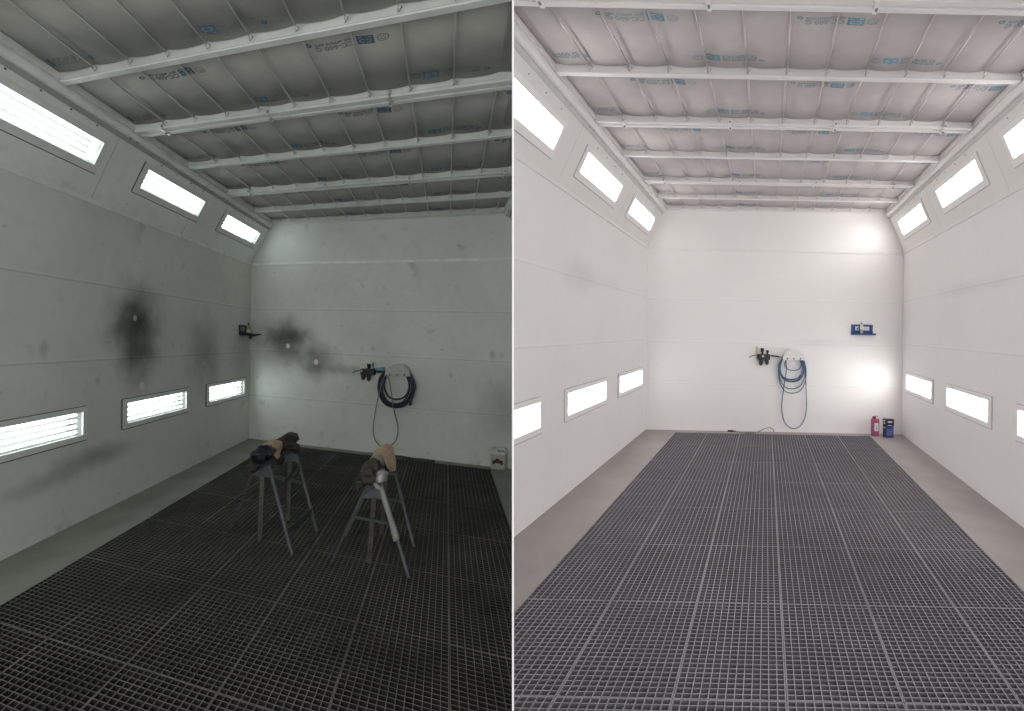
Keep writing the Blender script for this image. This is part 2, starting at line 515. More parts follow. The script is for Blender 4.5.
def lamp(R, fn, rect, label, tubes, group, slope):
    a0, a1, b0, b1 = rect
    c = fn((a0 + a1) / 2, b0, 0)
    if pdist(fn(a0, b0, 0)) * R.side < 0.05:
        return
    root = empty('wall_light', c)
    tag(root, label, 'light', group)
    cl = PART_T + 0.001 if R.side > 0 else 0.001
    def put(m, name, mats, fix=True, fill=True):
        if m.clip(R.side, cl, fill):
            return m.build(name, mats, root, fix=fix)
        m.bm.free()
    mN = 0.085 if slope else 0.075
    mF, mB, mT = (0.055, 0.07, 0.05) if slope else (0.05, 0.05, 0.045)
    f = MB()
    th = 0.006 if slope else 0.012
    for (p0, p1, q0, q1) in ((a0 - mF, a1 + mN, b0 - mB, b0), (a0 - mF, a1 + mN, b1, b1 + mT), (a0 - mF, a0, b0, b1), (a1, a1 + mN, b0, b1)):
        if p1 - p0 < 1e-4:
            continue
        f.prism([(p0, q0), (p1, q0), (p1, q1), (p0, q1)], fn, 0.0005, th)
    # dark seal line along the near and lower edges of the frame
    if True:
        f.prism([(a1 + mN, b0 - mB), (a1 + mN + 0.014, b0 - mB), (a1 + mN + 0.014, b1 + mT), (a1 + mN, b1 + mT)], fn, 0.0005, th * 0.7, 1)
    f.prism([(a0 - mF, b0 - mB - 0.009), (a1 + mN, b0 - mB - 0.009), (a1 + mN, b0 - mB), (a0 - mF, b0 - mB)], fn, 0.0005, th * 0.7, 1)
    if not slope:
        f.prism([(a0 - mF, b1 + mT), (a1 + mN, b1 + mT), (a1 + mN, b1 + mT + 0.006), (a0 - mF, b1 + mT + 0.006)], fn, 0.0005, th * 0.7, 1)
    put(f, 'frame', [rm(R, 'frame'), rm(R, 'gap')])
    if slope:
        for q in range(4):
            s = MB()
            aa = a0 + (a1 - a0) * (q + 0.5) / 4
            for bb in (b1 + mT + 0.05,):
                s.prism([(aa + 0.007 * math.cos(k * PI / 3), bb + 0.007 * math.sin(k * PI / 3)) for k in range(6)], fn, 0.0005, 0.008)
            put(s, 'screw', rm(R, 'gap'))
    h = MB()
    dp = 0.10
    q = [(a0, b0), (a1, b0), (a1, b1), (a0, b1)]
    h.face([fn(a, b, -dp) for a, b in q])
    for i in range(4):
        e0, e1 = q[i], q[(i + 1) % 4]
        h.face([fn(*e0, -0.004), fn(*e1, -0.004), fn(*e1, -dp), fn(*e0, -dp)])
    put(h, 'housing', M['reflector'], False, False)
    if tubes:
        n = 4
        for i in range(n):
            bb = b0 + (b1 - b0) * (i + 0.5) / n
            t = MB()
            t.tube([fn(a0 + 0.012, bb, -0.045), fn(a1 - 0.012, bb, -0.045)], (b1 - b0) / n * 0.27, 12)
            put(t, 'fluorescent_tube', M['tube'])
        p = MB()
        p.prism(q, fn, -0.012, -0.008)
        put(p, 'glass_pane', M['pane'])
    else:
        p = MB()
        p.prism(q, fn, -0.016, -0.010)
        put(p, 'lit_diffuser', M['panel'])

# ------------------------------------------------------------------ shells
def shell(R):
    lk = 'L' if R is LR else 'R'
    fs, ln = f_slope(R)
    fsr, _ = f_slope(R, True)
    hl = LAMPS[lk + 'L']
    slab(R, f_left(R), (-0.02, R.vmax), (-0.35, R.kink), hl, 0.11, rm(R, 'wall_left'), 'wall_left')
    slab(R, fs, (-0.02, R.vmax), (0, ln + 0.02), LAMPS[lk + 'Ls'], 0.11, rm(R, 'wall_plain'), 'wall_left_slope')
    hr = LAMPS['RR'] if R is RR else []
    slab(R, f_right(R), (-0.02, R.vmax), (-0.35, R.kink), hr, 0.11, M['r_wall_right'] if R is RR else M['l_wall_plain'], 'wall_right')
    slab(R, fsr, (-0.02, R.vmax), (0, ln + 0.02), LAMPS['RRs'] if R is RR else [], 0.11, rm(R, 'wall_plain'), 'wall_right_slope')
    slab(R, f_back(R), (-0.15, R.Wd + 0.15), (-0.35, 3.75), [], 0.08, rm(R, 'wall_back'), 'wall_back')
    # floor with the grating trench
    g0, g1, v0, v1 = R.gu[0], R.gu[-1], R.gv[0], R.gv[-1]
    slab(R, lambda a, b, d: P(R, a, b, d), (0, R.Wd), (0, R.vmax), [(g0, g1, v0, v1)], 0.06, rm(R, 'floor'), 'floor')
    pit = MB()
    pit.rbox(R, g0 - 0.05, g1 + 0.05, v0 - 0.05, v1 + 0.05, -0.36, -0.30)
    for x in (g0 - 0.05, g1):
        pit.rbox(R, x, x + 0.05, v0 - 0.05, v1 + 0.05, -0.30, -0.061)
    for x in (v0 - 0.05, v1):
        pit.rbox(R, g0, g1, x, x + 0.05, -0.30, -0.061)
    if pit.clip(R.side, PART_T if R.side > 0 else 0):
        struct(pit.build('floor_pit', rm(R, 'pit')))
    for s in R.gv:
        j = MB()
        j.rbox(R, g0, g1, s - 0.018, s + 0.018, -0.13, -0.036)
        if j.clip(R.side, PART_T + 0.002 if R.side > 0 else 0.002):
            struct(j.build('trim_joist', rm(R, 'pit')))
    c = MB()
    c.rbox(R, 0, R.Wd, 0, R.vmax, 3.72, 3.78)
    if c.clip(R.side, PART_T if R.side > 0 else 0):
        struct(c.build('ceiling', rm(R, 'wall_plain')))
    # raised trim strips at the kink
    def trim(fn, A, w0, w1, d, name='trim'):
        m = MB()
        m.prism([(A[0], w0), (A[1], w0), (A[1], w1), (A[0], w1)], fn, 0.0, d)
        if m.clip(R.side, PART_T + 0.001 if R.side > 0 else 0.001):
            struct(m.build(name, rm(R, 'trim')))
    trim(f_left(R), (0.012, R.vmax), R.kink - 0.045, R.kink - 0.003, 0.014)
    trim(f_right(R), (0.012, R.vmax), R.kink - 0.045, R.kink - 0.003, 0.014)
    trim(f_back(R), (0, R.Wd), R.kink - 0.045, R.kink - 0.006, 0.012)
    # side rails under the ceiling
    for right in (False, True):
        def uu(x):
            return R.Wd - x if right else x
        i0 = R.inset
        m = MB()
        fsl = fsr if right else fs
        dw = R.ceil - R.kink
        cu, cw = i0 * .99, R.kink + dw * .985
        cyl = [(cu + 0.038 * math.cos(t * PI / 6), cw + 0.038 * math.sin(t * PI / 6)) for t in range(12)]
        m.prism(cyl, lambda a, b, d: P(R, uu(a), d, b), 0.03, R.vmax, 0)
        m.prism([(i0 + 0.014, R.ceil + 0.022), (i0 + 0.038, R.ceil + 0.022), (i0 + 0.038, R.ceil + 0.22), (i0 + 0.014, R.ceil + 0.22)], lambda a, b, d: P(R, uu(a), d, b), 0.03, R.vmax, 0)
        m.prism([(0.03, ln * .865), (R.vmax, ln * .865), (R.vmax, ln * .925), (0.03, ln * .925)], fsl, 0.001, 0.006, 1)
        if m.clip(R.side, PART_T + 0.001 if R.side > 0 else 0.001):
            for f in m.bm.faces:
                f.smooth = False
            struct(m.build('trim_ceiling_rail', [rm(R, 'trim'), rm(R, 'groove')]))

RR.gu = [0.5, 1.0, 1.505, 2.0, 2.51, 3.02, 3.53]
RR.gv = [0.20, 1.125, 2.075, 2.96, 3.85, 4.735, 5.61, 6.475, 7.35, 8.2]
LR.gu = [0.57, 1.165, 1.775, 2.385, 2.99, 3.605, 4.24]
LR.gv = [0.165, 1.01, 1.84, 2.67, 3.51, 4.33, 5.165, 6.0, 6.83, 7.66]
for R in (RR, LR):
    shell(R)

# partition sheet
pm = MB()
def pp(t, y, z):
    q = Vector((0, y, z))
    q.x = t / PN.x - (z - CAM_H) * PN.z / PN.x
    return q
y1 = 8.2
pm.hexa([pp(0.0, PART_Y0, -0.4), pp(PART_T, PART_Y0, -0.4), pp(PART_T, y1, -0.4), pp(0, y1, -0.4),
         pp(0.0, PART_Y0, 3.95), pp(PART_T, PART_Y0, 3.95), pp(PART_T, y1, 3.95), pp(0, y1, 3.95)])
pm.bm.faces.ensure_lookup_table()
for f_ in pm.bm.faces:
    if all(abs(v.co.y - PART_Y0) < 1e-4 for v in f_.verts):
        f_.material_index = 1
struct(pm.build('wall_partition', [M['part_white'], M['part_edge']]))

# ------------------------------------------------------------------ lamps
POS = ['nearest back wall', 'middle one', 'nearest camera']
def lamps():
    for key, R, fn, side, tubes in (('RL', RR, f_left(RR), 'left', False), ('RR', RR, f_right(RR), 'right', False), ('LL', LR, f_left(LR), 'left', True)):
        for i, r in enumerate(LAMPS[key]):
            kind = 'striped low fluorescent light' if tubes else 'plain white low light'
            lamp(R, fn, r, f'{kind} on {side} wall of {R.where}, {POS[i]}', tubes, f'low wall lights of the {R.name}', False)
    for key, R, right, side, tubes in (('RLs', RR, False, 'left', False), ('RRs', RR, True, 'right', False), ('LLs', LR, False, 'left', True)):
        fn, _ = f_slope(R, right)
        for i, r in enumerate(LAMPS[key]):
            kind = 'striped slanted light' if tubes else 'plain white slanted light'
            lamp(R, fn, r, f'{kind} below ceiling, {side} side of {R.where}, {POS[i]}', tubes, f'slanted lights of the {R.name}', True)
lamps()

# ------------------------------------------------------------------ floor gratings
def gratings(R):
    nu, nv = 13, 23
    dp = 0.032
    for j in range(len(R.gv) - 1):
        for i in range(len(R.gu) - 1):
            u0, u1, v0, v1 = R.gu[i] + 0.0012, R.gu[i + 1] - 0.0012, R.gv[j] + 0.0012, R.gv[j + 1] - 0.0012
            if all(pdist(P(R, a, b, 0)) * R.side < 0.03 for a in (u0, u1) for b in (v0, v1)):
                continue
            if all(P(R, a, b, 0).y < 0.75 for a in (u0, u1) for b in (v0, v1)):
                continue
            jit = random.uniform(-0.0015, 0.0015)
            m = MB()
            for k in range(nu + 1):
                t = 0.0062 if k in (0, nu) else 0.0052
                x = u0 + (u1 - u0) * k / nu
                a, b = (u0, u0 + t) if k == 0 else ((u1 - t, u1) if k == nu else (x - t / 2, x + t / 2))
                m.rbox(R, a, b, v0, v1, -dp + jit, jit)
            for k in range(nv + 1):
                t = 0.0062 if k in (0, nv) else 0.0052
                x = v0 + (v1 - v0) * k / nv
                a, b = (v0, v0 + t) if k == 0 else ((v1 - t, v1) if k == nv else (x - t / 2, x + t / 2))
                m.rbox(R, u0, u1, a, b, -dp + jit, jit - 0.0008)
            if not m.clip(R.side, PART_T + 0.002 if R.side > 0 else 0.002):
                continue
            bmesh.ops.recalc_face_normals(m.bm, faces=m.bm.faces[:])
            m.bm.normal_update()
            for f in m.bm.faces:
                f.material_index = 0 if f.normal.z > 0.7 else 1  # sides get the colour with shade painted in
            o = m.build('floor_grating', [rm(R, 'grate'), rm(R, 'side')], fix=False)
            pos = 'row along the back wall' if j == 0 else f'{ORD[j]} row from back wall'
            colw = ['column along left curb', 'second column from left curb', 'third column from left curb', 'third column from right curb', 'second column from right curb', 'column along right curb'][i]
            tag(o, f'steel floor grating in {R.name}, {pos}, {colw}', 'grating', f'floor gratings of the {R.name}')
for R in (RR, LR):
    gratings(R)

# ------------------------------------------------------------------ ceiling beams, rods, filter mats
RR.beams = [(0.03, True), (0.81, False), (1.67, True), (2.74, False), (3.70, True), (4.71, False), (5.655, True), (6.65, False), (7.6, True)]
LR.beams = [(0.06, True), (0.82, False), (1.67, True), (2.68, False), (3.585, True), (4.50, False), (5.42, True), (6.4, False), (7.3, True)]
RR.rods = [0.27 + 0.2913 * (k + 1) for k in range(11)]
LR.rods = [0.155 + 0.3435 * (k + 2) for k in range(11)] + [0.155 + 0.3435]
LR.rods = sorted(LR.rods)[1:]
RR.latch = [0.55, 1.53, 2.50, 3.50]
LR.latch = [0.79, 1.95, 3.07, 4.2]
M_DROP = 0.014

def sag(R, u):
    rods = [R.inset + 0.042] + R.rods + [R.Wd - R.inset - 0.042]
    for a, b in zip(rods, rods[1:]):
        if a <= u <= b:
            return R.ceil + 0.068 - M_DROP * math.sin(PI * (u - a) / (b - a)) ** 0.75
    return R.ceil + 0.068

def text_mesh(body, size):
    cu = bpy.data.curves.new('lettering', 'FONT')
    cu.body = body
    cu.size = size
    cu.resolution_u = 2
    cu.offset = 0.0022
    ob = bpy.data.objects.new('lettering', cu)
    COL.objects.link(ob)
    dg = bpy.context.evaluated_depsgraph_get()
    me = bpy.data.meshes.new_from_object(ob.evaluated_get(dg))
    vs = [(v.co.x, v.co.y) for v in me.vertices]
    fs = [tuple(p.vertices) for p in me.polygons]
    bpy.data.objects.remove(ob)
    bpy.data.curves.remove(cu)
    bpy.data.meshes.remove(me)
    return vs, fs

def ring2d(cx, cy, r0, r1, n=20, a0=0.0, a1=2 * PI):
    vs, fs = [], []
    for k in range(n + 1):
        t = a0 + (a1 - a0) * k / n
        vs += [(cx + r0 * math.cos(t), cy + r0 * math.sin(t)), (cx + r1 * math.cos(t), cy + r1 * math.sin(t))]
    for k in range(n):
        fs.append((2 * k, 2 * k + 1, 2 * k + 3, 2 * k + 2))
    return vs, fs

def stamp():
    """one printed stamp, 0.52 long: ring mark, blue tile with pale swirls, CC-600 G, small line, little ring. list of (verts, faces, ink, layer)"""
    items = []
    items.append((*ring2d(0.036, 0.045, 0.030, 0.036), 1, 0))
    items.append((*ring2d(0.036, 0.045, 0.014, 0.020, 10, 0.4, 3.6), 1, 0))
    items.append((*ring2d(0.036, 0.045, 0.006, 0.012, 10, 3.6, 6.2), 1, 0))
    x0, x1, y0, y1 = 0.09, 0.195, 0.004, 0.088
    vs = [(x0 + (x1 - x0) * i / 6, y) for i in range(7) for y in (y0, y1)]
    fs = [(2 * i, 2 * i + 2, 2 * i + 3, 2 * i + 1) for i in range(6)]
    items.append((vs, fs, 0, 0))
    items.append((*ring2d(0.125, 0.055, 0.013, 0.019, 12, 0.7, 5.6), 2, 1))
    items.append((*ring2d(0.160, 0.055, 0.013, 0.019, 12, -2.4, 2.4), 2, 1))
    items.append(([(0.10, 0.014), (0.185, 0.014), (0.185, 0.022), (0.10, 0.022)], [(0, 1, 2, 3)], 2, 1))
    vs, fs = text_mesh('CC-600 G', 0.066)
    mx = max(p[0] for p in vs)
    items.append(([(0.212 + p[0] / mx * 0.245, 0.040 + p[1]) for p in vs], fs, 1, 0))
    vs, fs = text_mesh('ISO ePM10 60%', 0.034)
    mx = max(p[0] for p in vs)
    items.append(([(0.212 + p[0] / mx * 0.245, 0.006 + p[1]) for p in vs], fs, 1, 0))
    items.append((*ring2d(0.494, 0.020, 0.010, 0.020, 12), 0, 0))
    return items
STAMP = stamp()

def add_stamp(m, R, u0, v0, flip, s=1.0):
    for vs, fs, ink, layer in STAMP:
        bv, R_u = [], []
        for (x, y) in vs:
            if flip:
                u, v = u0 + (0.52 - x) * s, v0 + (0.09 - y)
            else:
                u, v = u0 + x * s, v0 + y
            R_u.append(u)
            bv.append(m.bm.verts.new(P(R, u, v, sag(R, u) - 0.0015 - 0.0008 * layer)))
        for f in fs:
            if any(not (R.inset + 0.06 < R_u[i] < R.Wd - R.inset - 0.06) for i in f):
                continue
            try:
                g = m.bm.faces.new([bv[i] for i in f])
                g.material_index = ink
            except ValueError:
                pass
    bmesh.ops.delete(m.bm, geom=[v for v in m.bm.verts if not v.link_faces], context='VERTS')

def ceiling_parts(R):
    c = R.ceil
    ulo, uhi = R.inset + 0.041, R.Wd - R.inset - 0.041
    names = []
    nb = len(R.beams)
    for k, (v, wide) in enumerate(R.beams):
        nm = 'at the back wall' if k == 0 else f'{ORD[k]} from back wall'
        m = MB()
        h = 0.075
        if wide:
            hw = 0.062
            prof = [(-hw, 0), (-0.02, 0), (-0.02, 0.012), (0.02, 0.012), (0.02, 0), (hw, 0), (hw, 0.022), (hw - 0.006, 0.03), (hw - 0.006, h + 0.05), (-hw, h + 0.05)]
        else:
            hw = 0.026
            prof = [(-hw, 0), (hw, 0), (hw + 0.004, 0.008), (hw, 0.016), (hw - 0.006, h + 0.05), (-hw, h + 0.05)]
        m.prism(prof, lambda a, b, d: P(R, d, v + a, c + b), ulo, uhi)
        if not m.clip(R.side, PART_T + 0.002 if R.side > 0 else 0.002):
            continue
        o = m.build('ceiling_beam', rm(R, 'beam'))
        kind = 'wide double' if wide else 'narrow single'
        tag(o, f'{kind} white ceiling beam across {R.name}, {nm}', 'beam', f'ceiling beams of the {R.name}')
        if wide and k > 0:
            for u in R.latch:
                if pdist(P(R, u, v, c)) * R.side < 0.08:
                    continue
                l = MB()
                l.rbox(R, u - 0.012, u + 0.012, v - 0.055, v + 0.066, c - 0.014, c - 0.001)
                l.rbox(R, u - 0.004, u + 0.010, v - 0.010, v + 0.012, c - 0.024, c - 0.014, 1)
                l.rbox(R, u - 0.012, u + 0.012, v + 0.061, v + 0.072, c - 0.014, c + 0.05)
                l.rbox(R, u - 0.004, u + 0.010, v + 0.072, v + 0.080, c + 0.008, c + 0.022, 1)
                l.build('latch', [M['chrome'] if R is LR else M['r_trim'], M['greyp']], o)
            for (ue, sg) in ((R.inset - 0.035, 1), (R.Wd - R.inset + 0.035, -1)):
                if pdist(P(R, ue, v, c)) * R.side < 0.08:
                    continue
                l = MB()
                for dv in (-0.05, 0.05):
                    l.rbox(R, ue - 0.015, ue + 0.03, v + dv - 0.018, v + dv + 0.018, c - 0.038, c - 0.012, 0)
                    l.tube([P(R, ue - 0.02, v + dv, c - 0.04), P(R, ue + 0.03, v + dv, c - 0.04)], 0.012, 6, 1)
                l.build('hinge', [M['chrome'], M['greyp']], o)
    # mats and rods, bay by bay
    for k in range(nb - 1):
        va, wa = R.beams[k]
        vb, wb = R.beams[k + 1]
        v0 = va + (0.070 if wa else 0.038)
        v1 = vb - (0.070 if wb else 0.038)
        bay = 'bay beside the back wall' if k == 0 else f'{ORD[k]} bay from back wall'
        m = MB()
        n = 0
        us = []
        rods = [R.inset + 0.042] + R.rods + [R.Wd - R.inset - 0.042]
        for a, b in zip(rods, rods[1:]):
            us += [a + (b - a) * t / 8 for t in range(8)]
        us.append(rods[-1])
        prev = None
        for u in us:
            z = sag(R, u)
            row = [m.bm.verts.new(P(R, u, vv, zz)) for vv, zz in ((v0, z), (v1, z), (v1, z + 0.08), (v0, z + 0.08))]
            if prev:
                for q in range(4):
                    f = m.bm.faces.new((prev[q], row[q], row[(q + 1) % 4], prev[(q + 1) % 4]))
                    f.smooth = (q == 0)
            else:
                m.bm.faces.new(row)
            prev = row
        m.bm.faces.new(prev)
        if not m.clip(R.side, PART_T + 0.002 if R.side > 0 else 0.002):
            continue
        o = m.build('filter_mat', rm(R, 'mat'))
        tag(o, f'pale printed ceiling filter mat in {R.name}, {bay}', 'filter', f'ceiling filter mats of the {R.name}')
        if k <= 6:
            if R is RR:
                ups = [(0.065 + 1.273 * q, False) for q in range(3)]
                dns = [(0.795 + 1.253 * q, True) for q in range(3)]
                sc = 1.0
                vu, vd = v0 + 0.10, v1 - 0.23
            else:
                sc = 1.18
                ups = [(0.30 + 1.475 * q, False) for q in range(3)]
                dns = [(1.07 + 1.47 * q, True) for q in range(3)]
                vu, vd = v0 + 0.07, v1 - 0.22
            for u, fl in ups + dns:
                lo, hi = u, u + 0.52 * sc
                t = MB()
                add_stamp(t, R, u, vd if fl else vu, fl, sc)
                if len(t.bm.faces) > 4 and t.clip(R.side, PART_T + 0.003 if R.side > 0 else 0.003, False):
                    inks = [M['blue_ink'], M['grey_ink'], M['r_mat']] if R is RR else [M['l_blue_ink'], M['l_grey_ink'], M['l_mat']]
                    t.build('printed_stamp', inks, o, fix=False)
                else:
                    t.bm.free()
        if k > 5:
            continue
        # rods under the mat: hooked to the near face of the far beam, resting on the next beam
        proto = None
        L0, L1 = va + (0.070 if wa else 0.036), vb - (0.068 if wb else 0.036)
        for q, u in enumerate(R.rods):
            w = c + 0.042
            if pdist(P(R, u, L0, w)) * R.side < 0.06 or pdist(P(R, u, L1, w)) * R.side < 0.06:
                continue
            if u > R.Wd - R.inset - 0.15:
                continue
            if proto is None:
                r = MB()
                r.tube([P(R, u, L0 + 0.03, w), P(R, u, L1, w)], 0.0072, 6)
                o = r.build('support_rod', rm(R, 'rod'))
                hk = MB()
                hk.tube([P(R, u, L0 + 0.05, w), P(R, u + 0.022, L0 + 0.012, c + 0.036), P(R, u - 0.004, L0 + 0.008, c + 0.012)], 0.004, 5, closed=True)
                hook = hk.build('hook', rm(R, 'rod'), o)
                proto, u_first, hk0 = o, u, hook
            else:
                o = proto.copy()
                COL.objects.link(o)
                o.location = proto.location + R.U * (u - u_first)
                h2 = hk0.copy()
                h2.parent = o
                COL.objects.link(h2)
            side = 'left' if q < 6 else 'right'
            nn = ORD[q] if q < 6 else ORD[len(R.rods) - 1 - q]
            if R is RR:
                nn = ORD[q] if q < 6 else ORD[10 - q] if q < 11 else ORD[q]
                where = f'{nn} from {side} wall'
            else:
                where = f'{ORD[q]} from left wall'
            tag(o, f'thin steel ceiling rod in {R.name}, {where}, {bay}', 'rod', f'ceiling rods of the {R.name}')
for R in (RR, LR):
    ceiling_parts(R)
# ------------------------------------------------------------------ small things
def WP(R):
    """(u, w, d): on the back wall, d metres out from it"""
    return lambda u, w, d: P(R, u, 0, w) + R.n_back * d

def floor_z(R, x, y):
    n = R.U.cross(R.V)
    q = R.O - Vector((x, y, 0))
    return n.dot(q) / n.z

def catmull(pts, n=8):
    pts = [Vector(p) for p in pts]
    e = [pts[0] * 2 - pts[1]] + pts + [pts[-1] * 2 - pts[-2]]
    out = []
    for i in range(1, len(e) - 2):
        a, b, c, d = e[i - 1], e[i], e[i + 1], e[i + 2]
        for k in range(n):
            t = k / n
            out.append(0.5 * ((2 * b) + (c - a) * t + (2 * a - 5 * b + 4 * c - d) * t * t + (3 * b - a - 3 * c + d) * t ** 3))
    out.append(pts[-1])
    return out

def vcyl(m, c, r, h, mi=0, seg=14, taper=1.0, round_bottom=False):
    """upright cylinder from c (bottom centre) upwards"""
    T = Matrix.Translation(c)
    prof = [(r * taper, 0), (r, h)]
    if round_bottom:
        prof = [(r * taper * 0.45, 0), (r * taper * 0.85, h * 0.07), (r * taper, h * 0.2), (r, h)]
    m.lathe(prof, T, seg, mi)

def hose_holder(R, xc, half, ztop, zbot, U, Wf, label, m_body):
    """dome-shaped hose hanger: wall plate, saddle, half-round front plate with three pegs"""
    w = WP(R)
    fn = lambda a, b, d: w(U(a, b), Wf(a, b), d * 0.62)
    root = empty('hose_holder', fn(xc, zbot, 0))
    tag(root, label, 'hose holder')
    hh = zbot - ztop
    dome = lambda s, lift=0: [(xc - half * s, zbot - lift), (xc + half * s, zbot - lift)] + [(xc + half * s * math.cos(t * PI / 16), zbot - lift - hh * s * math.sin(t * PI / 16)) for t in range(1, 16)]
    m = MB(); m.prism(dome(1.0), fn, 0.001, 0.010); m.build('wall_plate', m_body, root)
    m = MB(); m.prism(dome(0.62, hh * 0.15), fn, 0.010, 0.115); m.build('saddle', m_body, root)
    m = MB()
    A = dome(1.0)
    m.prism(A, fn, 0.115, 0.128)
    m.build('front_plate', m_body, root, bevel=0.003)
    for s in (-0.58, 0.0, 0.58):
        p = MB()
        q = [(xc + half * s + 5.0 * math.cos(t * PI / 4), zbot - hh * 0.13 + 5.0 * math.sin(t * PI / 4)) for t in range(8)]
        p.prism(q, fn, 0.1285, 0.136)
        p.build('peg', M['black'], root)
    return fn

def hose(fn, loops, x0, x1, ytop, start, rad, material, label, tail=None, tip=None):
    """one hose wound over the holder: every loop hangs from the saddle, then passes over its top"""
    pts = [fn(*s) for s in start]
    base = 168
    for (xl, xr, yb, d) in loops:
        W, H, xc = xr - xl, yb - base, (xl + xr) / 2
        seq = [(x0, ytop + 14), (xl + 0.10 * W, base - 6), (xl + 0.01 * W, base + 0.30 * H), (xl + 0.05 * W, base + 0.66 * H), (xl + 0.22 * W, base + 0.92 * H), (xc, yb),
               (xr - 0.22 * W, base + 0.92 * H), (xr - 0.05 * W, base + 0.66 * H), (xr - 0.01 * W, base + 0.30 * H), (xr - 0.10 * W, base - 6), (x1, ytop + 14)]
        for k, (x, y) in enumerate(seq):
            pts.append(fn(x, y, d + 0.004 * math.sin(k * 1.7 + xl)))
        pts.append(fn((x0 + x1) / 2 + 12, ytop - 4, d))
    if tail:
        pts = pts[:-1] + [fn(*s) for s in tail]
    m = MB()
    m.tube(catmull(pts, 7), rad, 8)
    o = m.build('air_hose', material)
    tag(o, label, 'hose')
    if tip:
        t = MB()
        t.tube([fn(*tip[0]), fn(*tip[1])], rad * 1.35, 8)
        t.build('end_fitting', M['black'], o)
    return o

# ---- white booth: air unit, holder, hose on the back wall
Ur = lambda a, b: 1.447 + 0.002347 * a
Wr = lambda a, b: 1.5315 - 0.002317 * b
fr = hose_holder(RR, 362, 75, 90, 165, Ur, Wr, 'white dome-shaped hose holder on back wall of white booth', M['holder_w'])
hose(fr, [(310, 422, 236, .060), (282, 432, 300, .045), (276, 436, 308, .075), (270, 440, 314, .09), (264, 437, 296, .10), (272, 450, 362, .055), (266, 454, 391, .08)],
     318, 406, 116, [(205, 140, .05), (240, 141, .06), (278, 148, .07), (300, 140, .07)], 0.0078, M['hose_blue'], 'blue hose coiled on white dome holder in white booth',
     tail=[(330, 118, .09), (312, 150, .10), (316, 230, .10), (306, 340, .07), (296, 440, .06), (295, 510, .06), (312, 585, .06), (345, 622, .06), (380, 632, .06), (418, 615, .06), (450, 560, .06), (460, 480, .06), (455, 380, .07), (447, 290, .10), (440, 210, .105), (425, 150, .09)])

def air_unit(fn, spec, label, inlet_mat):
    root = empty('air_regulator', fn(spec['body'][0], spec['body'][3], 0))
    tag(root, label, 'air regulator')
    x0, x1, y0, y1 = spec['bracket']
    m = MB(); m.prism([(x0, y0), (x1, y0), (x1, y1), (x0, y1)], fn, 0.003, spec['bd']); m.build('bracket', spec['bm'], root, bevel=0.003)
    x0, x1, y0, y1 = spec['body']
    m = MB()
    xm = (x0 + x1) / 2
    m.prism([(x0, y0 + 4), (x0 + 4, y0), (xm - 4, y0), (xm, y0 + 5), (xm + 4, y0), (x1 - 4, y0), (x1, y0 + 4), (x1, y1), (x0, y1)], fn, spec['bd'] * 0.5, 0.115)
    m.build('body', M['black'], root, bevel=0.004)
    for (x, ya, yb, r) in spec['bowls']:
        m = MB()
        c = fn(x, yb, 0.075)
        vcyl(m, c, r, (fn(x, ya, 0.075) - c).length, 0, 14, 0.8, True)
        n2 = (fn(x, ya, 0.075) - c).length
        vcyl(m, c - Vector((0, 0, n2 * 0.16)), r * 0.2, n2 * 0.17, 0, 8)
        m.build('bowl', M['dark'], root)
    for (x, ya, yb, r) in spec['knobs']:
        m = MB()
        c = fn(x, yb, 0.075)
        hgt = (fn(x, ya, 0.075) - c).length
        m.lathe([(r * 0.6, 0), (r * 0.6, hgt * 0.4), (r, hgt * 0.45), (r, hgt * 0.92), (r * 0.85, hgt)], Matrix.Translation(c), 14)
        m.build('knob', M['black'], root)
    x, y, r = spec['gauge']
    m = MB(); m.prism([(x + r * math.cos(t * PI / 6), y + r * math.sin(t * PI / 6)) for t in range(12)], fn, 0.116, 0.128); m.build('gauge', M['label_w'], root)
    m = MB(); m.tube(catmull([fn(*p) for p in spec['inlet']], 6), 0.007, 6); m.build('inlet_pipe', inlet_mat, root)
    for i, (a, b, r, mk) in enumerate(spec['outlet']):
        m = MB(); m.tube([fn(*a), fn(*b)], r, 10); m.build('coupling', M[mk], root)

air_unit(lambda a, b, d: fr(a + 8, b, d), dict(bracket=(112, 122, 76, 158), bd=0.03, bm=M['beige'], body=(122, 197, 128, 166), bowls=[(140, 166, 203, .035), (180, 166, 200, .033)],
                  knobs=[(148, 88, 128, .026), (183, 101, 128, .020)], gauge=(148, 142, 7), inlet=[(68, 153, .02), (84, 143, .03), (104, 137, .04), (124, 137, .045)],
                  outlet=[((198, 139, .045), (212, 139, .05), .010, 'greyp'), ((212, 139, .05), (262, 143, .06), .0135, 'black')]),
         'black two-bowl air regulator with beige bracket in white booth', M['hose_blue'])

